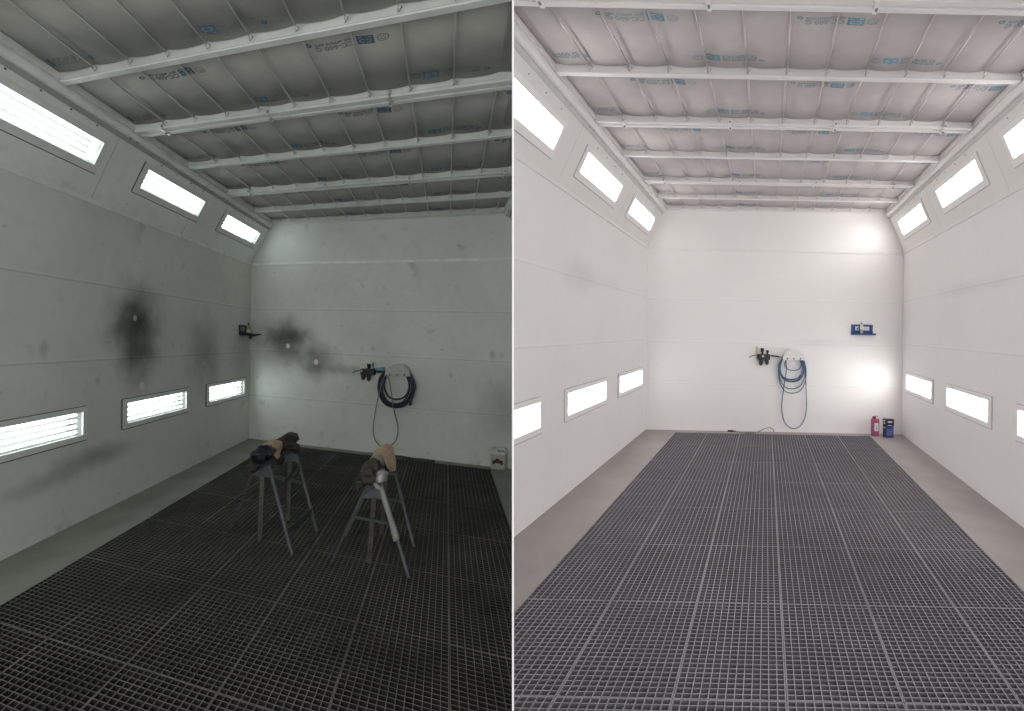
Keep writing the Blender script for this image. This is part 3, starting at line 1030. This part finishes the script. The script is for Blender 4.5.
# ---- dark booth
Ul = lambda a, b: 1.802 + 0.002658 * a
Wl = lambda a, b: 1.498 + 0.000131 * a - 0.00218 * b
fl = hose_holder(LR, 379, 81, 84, 168, Ul, Wl, 'dusty dome-shaped hose holder on back wall of dark booth', M['holder_l'])
hose(fl, [(256, 468, 372, .05), (250, 462, 366, .07), (258, 474, 378, .09), (288, 446, 324, .06), (280, 452, 354, .10), (268, 470, 366, .045)],
     330, 428, 112, [(228, 140, .05), (262, 141, .06), (285, 140, .07), (315, 138, .07)], 0.0125, M['hose_dark'], 'thick navy hose coiled on dusty holder in dark booth',
     tail=[(400, 110, .09), (440, 140, .10), (470, 180, .10), (488, 232, .10), (480, 280, .10), (466, 322, .10), (461, 340, .10)], tip=[(461, 336, .10), (458, 362, .10)])
m = MB()
m.tube(catmull([fl(*p) for p in [(316, 158, .150), (330, 190, .150), (346, 270, .150), (355, 335, .150), (364, 410, .12), (377, 490, .07), (380, 555, .07), (362, 610, .07), (325, 645, .08),
                                 (285, 650, .08), (246, 622, .07), (224, 570, .06), (221, 510, .06), (232, 440, .07), (252, 370, .14), (262, 320, .150), (276, 260, .150), (296, 190, .150), (306, 158, .150)]], 7), 0.0075, 8)
tag(m.build('hanging_hose', M['hose_grey']), 'thin grey hose loop hanging to floor in dark booth', 'hose')
air_unit(fl, dict(bracket=(126, 172, 80, 124), bd=0.04, bm=M['cream'], body=(140, 228, 117, 160), bowls=[(153, 158, 194, .034), (190, 158, 200, .034)],
                  knobs=[(190, 84, 120, .030), (217, 74, 124, .009)], gauge=(150, 132, 5), inlet=[(82, 146, .06), (96, 135, .06), (120, 132, .055), (142, 133, .045)],
                  outlet=[((228, 140, .05), (288, 141, .065), .014, 'black'), ((236, 122, .07), (288, 118, .075), .026, 'cyan')]),
         'black air regulator with cyan coupling in dark booth', M['hose_dark'])

# ---- cables on the floor along the back walls
def cable(R, pts, rad, material, label, plug=None):
    m = MB()
    m.tube(catmull([P(R, *p) for p in pts], 6), rad, 6)
    o = m.build('floor_cable', material)
    tag(o, label, 'cable')
    if plug:
        t = MB()
        a, b = P(R, *plug[0]), P(R, *plug[1])
        t.tube([a, a.lerp(b, .3), a.lerp(b, .35), b], [0.008, 0.010, 0.018, 0.016], 8)
        t.build('plug', M['brown_print'], o)
h = 0.012
cable(RR, [(1.43, .10, h), (1.50, .13, h), (1.56, .20, h), (1.66, .24, h), (1.75, .21, h), (1.74, .13, h), (1.66, .10, h), (1.58, .12, h), (1.62, .17, h), (1.72, .15, h), (1.80, .10, .02), (1.87, .06, .055), (1.95, .05, .075), (2.01, .05, .06), (2.035, .06, h)],
      0.007, M['hose_grey'], 'thin grey cable lying along back wall of white booth', ((1.44, .10, .02), (1.31, .09, .02)))
h = 0.014
cable(LR, [(2.55, .12, h), (2.70, .10, h), (2.80, .07, h), (2.92, .08, h), (3.05, .12, h), (3.18, .22, h), (3.30, .20, h), (3.40, .12, h), (3.32, .10, h), (3.15, .10, h), (3.0, .17, h), (2.85, .15, h), (2.72, .16, h)],
      0.012, M['dark'], 'dark cable lying along back wall of dark booth')

# ---- tins in the corner of the white booth
def tin(name, cx, yf, wd, dp, ht, body, label, cat):
    z0 = floor_z(RR, cx, yf + dp / 2) + 0.003
    root = empty(name, (cx, yf + dp / 2, z0))
    tag(root, label, cat)
    m = MB()
    m.box(cx - wd / 2, cx + wd / 2, yf, yf + dp, z0, z0 + ht)
    m.build('can_body', body, root, bevel=0.006)
    return root, z0
r, z0 = tin('paint_can', 6.017, 8.225, 0.100, 0.065, 0.30, M['pink'], 'tall pink tin with red cap by the white booth corner', 'can')
for nm, a, b, c0, c1, mk in (('paper_label', -.035, .032, .105, .235, 'label_w'), ('printed_mark', -.012, .012, .13, .16, 'greyp'), ('printed_mark', -.022, .022, .175, .18, 'greyp'), ('printed_mark', -.022, .022, .20, .206, 'greyp'), ('printed_mark', -.052, -.040, .17, .21, 'blue')):
    m = MB(); e = 0.0015 if nm == 'paper_label' else 0.0028
    m.box(6.017 + a, 6.017 + b, 8.225 - e, 8.230, z0 + c0, z0 + c1); m.build(nm, M[mk], r)
m = MB(); m.lathe([(.020, 0), (.020, .012), (.024, .013), (.024, .038), (.020, .045)], Matrix.Translation((6.005, 8.257, z0 + .30)), 14); m.build('cap', M['red'], r)
m = MB(); m.tube(catmull([Vector((5.972, 8.257, z0 + .295)), Vector((5.975, 8.257, z0 + .335)), Vector((6.017, 8.245, z0 + .348)), Vector((6.059, 8.257, z0 + .335)), Vector((6.062, 8.257, z0 + .295))], 6), .004, 6); m.build('handle', M['greyp'], r)
m = MB(); m.box(5.9662, 6.0678, 8.2238, 8.2912, z0, z0 + .012); m.build('rim', M['label_w'], r)

bx, by = 6.236, 8.225
r, z0 = tin('thinner_can', bx, by, 0.135, 0.065, 0.305, M['blue'], 'square blue and black tin with white cap in corner', 'can')
m = MB(); m.box(bx - .0682, bx + .0682, by - .0008, by + .0658, z0 + .20, z0 + .303); m.build('black_band', M['black'], r)
m = MB(); m.box(bx - .0685, bx - .066, by + .003, by + .062, z0 + .004, z0 + .20); m.build('side_panel', M['dark'], r)
for nm, a, b, c0, c1, mk in (('printed_mark', -.036, .036, .245, .272, 'white_pl'), ('printed_mark', -.03, .03, .196, .208, 'label_w'), ('printed_mark', -.05, .05, .128, .138, 'pale_blue'), ('printed_mark', -.05, .05, .100, .112, 'pale_blue'),
                             ('printed_mark', -.05, .05, .072, .084, 'pale_blue'), ('printed_mark', -.05, .03, .045, .055, 'pale_blue')):
    m = MB(); m.box(bx + a, bx + b, by - .0022, by + .001, z0 + c0, z0 + c1); m.build(nm, M[mk], r)
for zz in (.15, .225, .265):
    m = MB(); m.box(bx - .0700, bx - .066, by + .015, by + .045, z0 + zz, z0 + zz + .018); m.build('printed_mark', M['label_w'], r)
m = MB(); m.lathe([(.022, 0), (.022, .010), (.026, .011), (.026, .036), (.021, .042)], Matrix.Translation((bx - .035, by + .04, z0 + .305)), 14); m.build('cap', M['white_pl'], r)
m = MB(); m.tube(catmull([Vector((bx - .01, by + .04, z0 + .30)), Vector((bx - .005, by + .04, z0 + .325)), Vector((bx + .025, by + .04, z0 + .330)), Vector((bx + .055, by + .04, z0 + .322)), Vector((bx + .058, by + .04, z0 + .30))], 6), .006, 6); m.build('handle', M['white_pl'], r)

# ---- blue holder with a white spray bottle (white booth, back wall)
wb = WP(RR)
uz = lambda a: 3.237 + (a - 270) * 0.000675
wz = lambda b: 1.732 - (b - 235) * 0.00066
fb = lambda a, b, d: wb(uz(a), wz(b), d)
def rect(m, fn, a0, a1, b0, b1, d0, d1, mi=0):
    m.prism([(a0, b0), (a1, b0), (a1, b1), (a0, b1)], fn, d0, d1, mi)
root = empty('gun_holder', fb(520, 480, 0))
tag(root, 'blue metal wall holder with white labels in white booth', 'wall holder')
m = MB(); rect(m, fb, 272, 775, 238, 480, 0.001, 0.012); m.build('back_plate', M['blue_hold'], root, bevel=0.002)
m = MB(); rect(m, fb, 268, 790, 462, 490, 0.012, 0.075); rect(m, fb, 268, 790, 446, 462, 0.069, 0.075); m.build('ledge', M['blue_hold'], root)
for a0, a1 in ((358, 442), (548, 686)):
    m = MB(); rect(m, fb, a0, a1, 284, 378, 0.0125, 0.014); m.build('paper_label', M['label_w'], root)
m = MB(); m.prism([(385, 350), (420, 300), (438, 310), (405, 370)], fb, 0.0142, 0.0152); m.build('printed_mark', M['black'], root)
for a0 in (560, 600, 640):
    m = MB(); rect(m, fb, a0, a0 + 26, 305, 360, 0.0142, 0.0152); m.build('printed_mark', M['cream'], root)
def bottle(c, h, label, bodym, capm, rad):
    root = empty('spray_bottle', c)
    tag(root, label, 'bottle')
    T = Matrix.Translation(c)
    m = MB(); m.lathe([(rad * .9, 0), (rad, h * .04), (rad, h * .62), (rad * .8, h * .74), (rad * .42, h * .82), (rad * .42, h * .88)], T, 16); m.build('bottle_body', bodym, root)
    m = MB(); m.lathe([(rad * .5, h * .85), (rad * .5, h * .96), (rad * .3, h)], T, 12); m.build('cap', capm, root)
    m = MB(); m.lathe([(rad * 1.015, h * .10), (rad * 1.02, h * .11), (rad * 1.02, h * .36), (rad * 1.015, h * .37)], T, 16); m.build('bottle_label', M['green'], root)
bottle(fb(480, 460, 0.041), 0.200, 'small white bottle with green label on blue holder', M['white_pl'], M['greyp'], 0.025)

# ---- dark holder on the left wall of the dark booth
fw = f_left(LR)
root = empty('gun_holder', fw(0.33, 1.70, 0))
tag(root, 'dark wall holder with hook by dark booth back corner', 'wall holder')
m = MB(); rect(m, fw, 0.20, 0.47, 1.70, 1.862, 0.001, 0.012); m.build('back_plate', M['black'], root)
m = MB(); rect(m, fw, 0.19, 0.48, 1.695, 1.73, 0.012, 0.10); m.build('ledge', M['black'], root, bevel=0.003)
m = MB(); rect(m, fw, 0.27, 0.43, 1.765, 1.835, 0.0125, 0.014); m.build('paper_label', M['greyp'], root)
m = MB(); m.tube(catmull([fw(0.26, 1.72, 0.10), fw(0.24, 1.705, 0.14), fw(0.22, 1.715, 0.20), fw(0.20, 1.72, 0.25)], 6), [0.022] * 8 + [0.016] * 6 + [0.008] * 5, 8); m.build('hook', M['black'], root)
m = MB(); m.lathe([(.016, 0), (.024, .01), (.024, .05), (.016, .06)], Matrix.Translation(fw(0.27, 1.645, 0.10)), 10); m.build('hook_knob', M['black'], root)
bottle(fw(0.25, 1.731, 0.062), 0.165, 'small grey bottle on dark wall holder', M['greyp'], M['black'], 0.030)

# ---- plastic jug beside the partition in the dark booth
Ux = Vector((LR.U.x, LR.U.y, 0)).normalized()
Nx = Vector((-Ux.y, Ux.x, 0))            # into the wall
jc = P(LR, 4.402, 0, 0) - Nx * 0.075
jc.z = floor_z(LR, jc.x, jc.y) + 0.004
T = Matrix(((Ux.x, Nx.x, 0, jc.x), (Ux.y, Nx.y, 0, jc.y), (0, 0, 1, jc.z), (0, 0, 0, 1)))
root = empty('plastic_jug', jc)
tag(root, 'cream plastic jug on floor by the dark booth back wall', 'jug')
m = MB()
m.box(-.105, .105, -.05, .05, 0, .205, 0, T)
m.build('jug_body', M['jug'], root, bevel=0.012)
m = MB()
S = [(-.105, .205), (.105, .205), (.105, .285), (.095, .295), (-.02, .295), (-.035, .275), (-.105, .262)]
G = [(.0, .235), (.085, .235), (.085, .268), (.0, .268)]
fj = lambda a, b, d: T @ Vector((a, d, b))
# shoulder with the handle's opening: four bars around the hole
m.prism([(-.103, .203), (.103, .203), (.103, .237), (-.103, .237)], fj, -.046, .046)
m.prism([(-.103, .237), (-.003, .237), (-.003, .268), (-.04, .268), (-.103, .255)], fj, -.046, .046)
m.prism([(.082, .237), (.103, .237), (.103, .268), (.082, .268)], fj, -.022, .022)
m.prism([(-.022, .268), (.103, .268), (.096, .292), (-.012, .292)], fj, -.022, .022)
m.build('handle', M['jug_cap'], root, bevel=0.004)
m = MB(); m.lathe([(.026, 0), (.030, .002), (.030, .036), (.026, .040)], T @ Matrix.Translation((-.066, 0, .256)), 16); m.build('cap', M['jug_cap'], root)
for poly, mk in (([(-.075, .075), (-.045, .065), (-.038, .085), (.035, .085), (.045, .065), (.075, .075), (.075, .125), (.03, .128), (.015, .15), (-.02, .15), (-.035, .128), (-.075, .12)], 'brown_print'),
                 ([(-.04, .09), (.04, .09), (.035, .12), (-.035, .12)], 'dull_red')):
    m = MB(); e = .0515 if mk == 'brown_print' else .0525
    m.prism(poly, fj, -e, -.049); m.build('printed_mark', M[mk], root)

# ---- trestles
def lumpy(path, radii, amp, seed, seg=26, squash=1.0):
    rnd = random.Random(seed)
    ph = [rnd.uniform(0, 6.28) for _ in range(8)]
    pts = catmull(path, 6)
    n = len(pts)
    m = MB()
    rings = []
    for i, p in enumerate(pts):
        t = i / (n - 1) * (len(radii) - 1)
        k = min(int(t), len(radii) - 2)
        r0 = radii[k] * (1 - (t - k)) + radii[k + 1] * (t - k)
        tan = (pts[min(i + 1, n - 1)] - pts[max(i - 1, 0)]).normalized()
        x = tan.cross(Vector((0, 0, 1)))
        if x.length < 1e-3:
            x = Vector((1, 0, 0))
        x.normalize()
        y = x.cross(tan).normalized()
        ring = []
        for s in range(seg):
            a = 2 * PI * s / seg
            f = 1 + amp * (0.5 * math.sin(3 * a + ph[0] + i * 0.7) + 0.35 * math.sin(5 * a + ph[1] - i * 0.5) + 0.3 * math.sin(2 * a + ph[2] + i * 1.3) + 0.3 * math.sin(8 * a + ph[3] + i * 0.9) + 0.35 * rnd.uniform(-1, 1))
            ring.append(m.bm.verts.new(p + (x * math.cos(a) + y * math.sin(a) * squash) * r0 * f))
        rings.append(ring)
    for A, B in zip(rings, rings[1:]):
        for s in range(seg):
            f = m.bm.faces.new((A[s], A[(s + 1) % seg], B[(s + 1) % seg], B[s])); f.smooth = True
    for ring, rev in ((rings[0], True), (rings[-1], False)):
        c = m.bm.verts.new(sum((v.co for v in ring), Vector()) / seg)
        for s in range(seg):
            q = (ring[(s + 1) % seg], ring[s], c) if rev else (ring[s], ring[(s + 1) % seg], c)
            f = m.bm.faces.new(q); f.smooth = True
    return m

def bar(m, a, b, wd, th, side=None, mi=0):
    """rectangular bar between two points; wd measured along 'side'"""
    a, b = Vector(a), Vector(b)
    t = (b - a).normalized()
    s = Vector(side) if side else Vector((1, 0, 0))
    s = (s - t * s.dot(t)).normalized()
    n = t.cross(s)
    q = []
    for p in (a, b):
        q += [p - s * wd / 2 - n * th / 2, p + s * wd / 2 - n * th / 2, p + s * wd / 2 + n * th / 2, p - s * wd / 2 + n * th / 2]
    m.hexa(q, mi)

def angle_leg(m, a, b, wd, sx):
    """angle-iron leg: two flanges"""
    bar(m, a, b, wd, 0.004, (1, 0, 0))
    a2, b2 = Vector(a) + Vector((sx * wd / 2, wd / 2, 0)), Vector(b) + Vector((sx * wd / 2, wd / 2, 0))
    bar(m, a2, b2, wd, 0.004, (0, 1, 0))

def trestle(label, near, far, top_n, top_f, feet_z=0.004, gus=0.105):
    """near/far: (left foot, strut foot, right foot) floor points; top_n/top_f: ends of the head beam (x, y, z of underside)"""
    fz = lambda p: Vector((p[0], p[1], floor_z(LR, p[0], p[1]) + feet_z))
    root = empty('trestle', fz(near[1]))
    tag(root, label, 'trestle')
    tn, tf = Vector(top_n), Vector(top_f)
    m = MB()
    bar(m, tn - (tf - tn).normalized() * 0.03, tf + (tf - tn).normalized() * 0.03, 0.10, 0.05)
    m.build('head_beam', M['trestle'], root, bevel=0.004)
    legs = {}
    for nm, feet, top in (('near', near, tn), ('far', far, tf)):
        for i, sx in ((0, -1), (2, 1)):
            a = top + Vector((sx * gus / 2, 0, -0.02))
            b = fz(feet[i])
            m = MB(); angle_leg(m, a, b, 0.019, sx); m.build('leg', M['trestle'], root)
            legs[nm, sx] = (a, b)
        # gusset plate under the head
        m = MB()
        a0, a1 = legs[nm, -1][0], legs[nm, 1][0]
        b0, b1 = a0.lerp(legs[nm, -1][1], .15), a1.lerp(legs[nm, 1][1], .15)
        q = [b0, b1, a1, a0]
        off = Vector((0, -0.006, 0))
        m.hexa([p + off for p in q] + [p + off * 0.2 for p in q])
        m.build('gusset', M['trestle'], root)
        # perforated height strut
        a = top + Vector((0, 0.012, -0.09))
        b = fz(feet[1])
        m = MB()
        bar(m, a, b, 0.034, 0.005)
        t = (b - a).normalized()
        s = (Vector((1, 0, 0)) - t * t.x).normalized()
        nrm = t.cross(s)
        if nrm.y > 0:
            nrm = -nrm
        for k in range(7):
            c = a.lerp(b, 0.12 + 0.12 * k)
            m.prism([(0.006 * math.cos(j * PI / 4), 0.006 * math.sin(j * PI / 4)) for j in range(8)], lambda p, q_, d, c=c: c + s * p + t * q_ + nrm * d, 0.0022, 0.0034, 1)
        m.build('strut', [M['rust'], M['black']], root)
    return root, legs

# left trestle
r1, lg = trestle('grey trestle nearer the left wall, wrapped in black bag and rags', [(-2.45, 4.40), (-2.07, 4.148), (-1.694, 3.906)], [(-2.42, 4.88), (-2.055, 4.64), (-1.695, 4.402)],
                 (-2.045, 4.12, 0.685), (-2.05, 4.64, 0.675))
m = MB(); bar(m, lg['near', 1][0].lerp(lg['near', 1][1], .76), lg['far', 1][0].lerp(lg['far', 1][1], .76), 0.055, 0.012, (0, 0, 1)); m.build('crossbar', M['trestle'], r1)
m = MB(); bar(m, lg['near', 1][0].lerp(lg['near', 1][1], .30), lg['far', 1][0].lerp(lg['far', 1][1], .22), 0.03, 0.01, (0, 0, 1)); m.build('crossbar', M['trestle'], r1)
m = MB(); bar(m, lg['far', -1][0].lerp(lg['far', -1][1], .42), lg['far', 1][0].lerp(lg['far', 1][1], .42), 0.03, 0.008, (0, 0, 1)); m.build('crossbar', M['trestle'], r1)
lumpy([(-2.03, 4.00, .735), (-2.03, 4.03, .750), (-2.025, 4.10, .758), (-2.03, 4.20, .755)], [.045, .066, .070, .058], .14, 3).build('bag_wrap', M['black_bag'], r1)
lumpy([(-2.035, 4.14, .765), (-2.04, 4.25, .765), (-2.045, 4.36, .760)], [.060, .064, .058], .08, 5).build('paper_wrap', M['paper'], r1)
m = MB()
m.prism([(0, 0), (.085, .02), (.075, -.075), (.035, -.10), (.0, -.06)], lambda a, b, d: Vector((-1.985 + d * .5 + b * -.12, 4.19 + a * 1.5, .775 + b)), -.006, .006)
m.build('paper_flap', M['paper'], r1)
lumpy([(-2.05, 4.33, .745), (-2.06, 4.46, .740), (-2.065, 4.60, .740), (-2.07, 4.74, .745), (-2.07, 4.80, .740)], [.054, .060, .066, .058, .035], .16, 8).build('rag_wrap', M['cloth_dark'], r1)
lumpy([(-2.015, 4.40, .765), (-1.99, 4.50, .735), (-1.985, 4.62, .68), (-1.99, 4.68, .60)], [.022, .034, .036, .018], .3, 11).build('hanging_rag', M['cloth_brown'], r1)
lumpy([(-2.00, 4.30, .72), (-1.995, 4.33, .66), (-2.0, 4.36, .60)], [.03, .035, .015], .3, 14).build('hanging_rag', M['cloth_dark'], r1)
lumpy([(-2.06, 4.01, .70), (-2.065, 4.02, .66), (-2.07, 4.03, .635)], [.042, .036, .018], .3, 12).build('hanging_rag', M['cloth_dark'], r1)

# right trestle
r2, lg = trestle('grey trestle nearer the partition, topped with tan paper and foil', [(-1.345, 3.782), (-1.069, 3.821), (-.722, 3.61)], [(-1.41, 4.31), (-1.124, 4.384), (-.786, 4.134)],
                 (-1.018, 3.745, 0.645), (-1.06, 4.28, 0.67))
m = MB(); bar(m, lg['near', -1][0].lerp(lg['near', -1][1], .40), lg['near', 1][0].lerp(lg['near', 1][1], .43), 0.020, 0.010, (0, 0, 1)); m.build('crossbar', M['trestle'], r2)
m = MB(); bar(m, lg['far', -1][0].lerp(lg['far', -1][1], .46), lg['far', 1][0].lerp(lg['far', 1][1], .46), 0.028, 0.010, (0, 0, 1)); m.build('crossbar', M['trestle'], r2)
a, b = lg['near', 1]
lumpy([a.lerp(b, -.02) + Vector((0, -.012, 0)), a.lerp(b, .3) + Vector((0, -.012, 0)), a.lerp(b, .6) + Vector((0, -.012, 0))], [.017, .021, .024], .10, 21, 10).build('leg_wrap', M['tape'], r2)
lumpy([(-1.035, 3.655, .690), (-1.035, 3.70, .710), (-1.04, 3.80, .720), (-1.05, 3.90, .725)], [.052, .076, .078, .055], .24, 22).build('rag_wrap', M['cloth_brown'], r2)
lumpy([(-1.06, 3.64, .735), (-1.03, 3.645, .75), (-1.0, 3.66, .735)], [.022, .034, .020], .35, 31).build('rag_fold', M['cloth_dark'], r2)
lumpy([(-1.105, 3.70, .675), (-1.115, 3.69, .635), (-1.12, 3.68, .60)], [.036, .028, .012], .35, 23, 12).build('hanging_rag', M['cloth_dark'], r2)
lumpy([(-1.045, 3.84, .738), (-1.05, 3.92, .745), (-1.055, 3.99, .748)], [.060, .058, .054], .05, 24).build('tape_wrap', M['tape'], r2)
lumpy([(-1.05, 3.96, .742), (-1.055, 4.10, .748), (-1.06, 4.22, .750), (-1.06, 4.32, .748)], [.060, .068, .066, .054], .07, 25).build('paper_wrap', M['paper'], r2)
m = MB()
m.prism([(0, .02), (.16, .035), (.28, .03), (.25, -.08), (.17, -.125), (.06, -.105), (-.01, -.05)], lambda a, b, d: Vector((-.985 + d - b * .28, 3.95 + a, .755 + b)), -.006, .006)
m.build('paper_flap', M['paper'], r2)
lumpy([(-.945, 3.63, .675), (-.942, 3.65, .70), (-.94, 3.68, .73), (-.945, 3.70, .75)], [.02, .038, .038, .02], .2, 26, 14).build('foil_ball', M['foil'], r2)
lumpy([(-.985, 3.66, .665), (-.965, 3.64, .645), (-.94, 3.64, .63)], [.014, .018, .012], .2, 27, 10).build('tape_end', M['tape'], r2)
# ------------------------------------------------------------------ world and view
w = bpy.data.worlds.new('world')
scn.world = w
w.use_nodes = True
bg = w.node_tree.nodes['Background']
bg.inputs['Color'].default_value = (1.0, 0.99, 0.98, 1)
bg.inputs['Strength'].default_value = 2.35
for o in bpy.data.objects:
    if '_o' in o:
        del o['_o']
scn.view_settings.view_transform = 'Standard'
scn.view_settings.look = 'None'
scn.view_settings.exposure = 0.0
scn.view_settings.gamma = 1.0
scn.view_settings.use_curve_mapping = False
scn.cycles.use_denoising = True
scn.cycles.max_bounces = 12
scn.cycles.diffuse_bounces = 8
scn.cycles.transparent_max_bounces = 12
scn.cycles.sample_clamp_indirect = 8.0
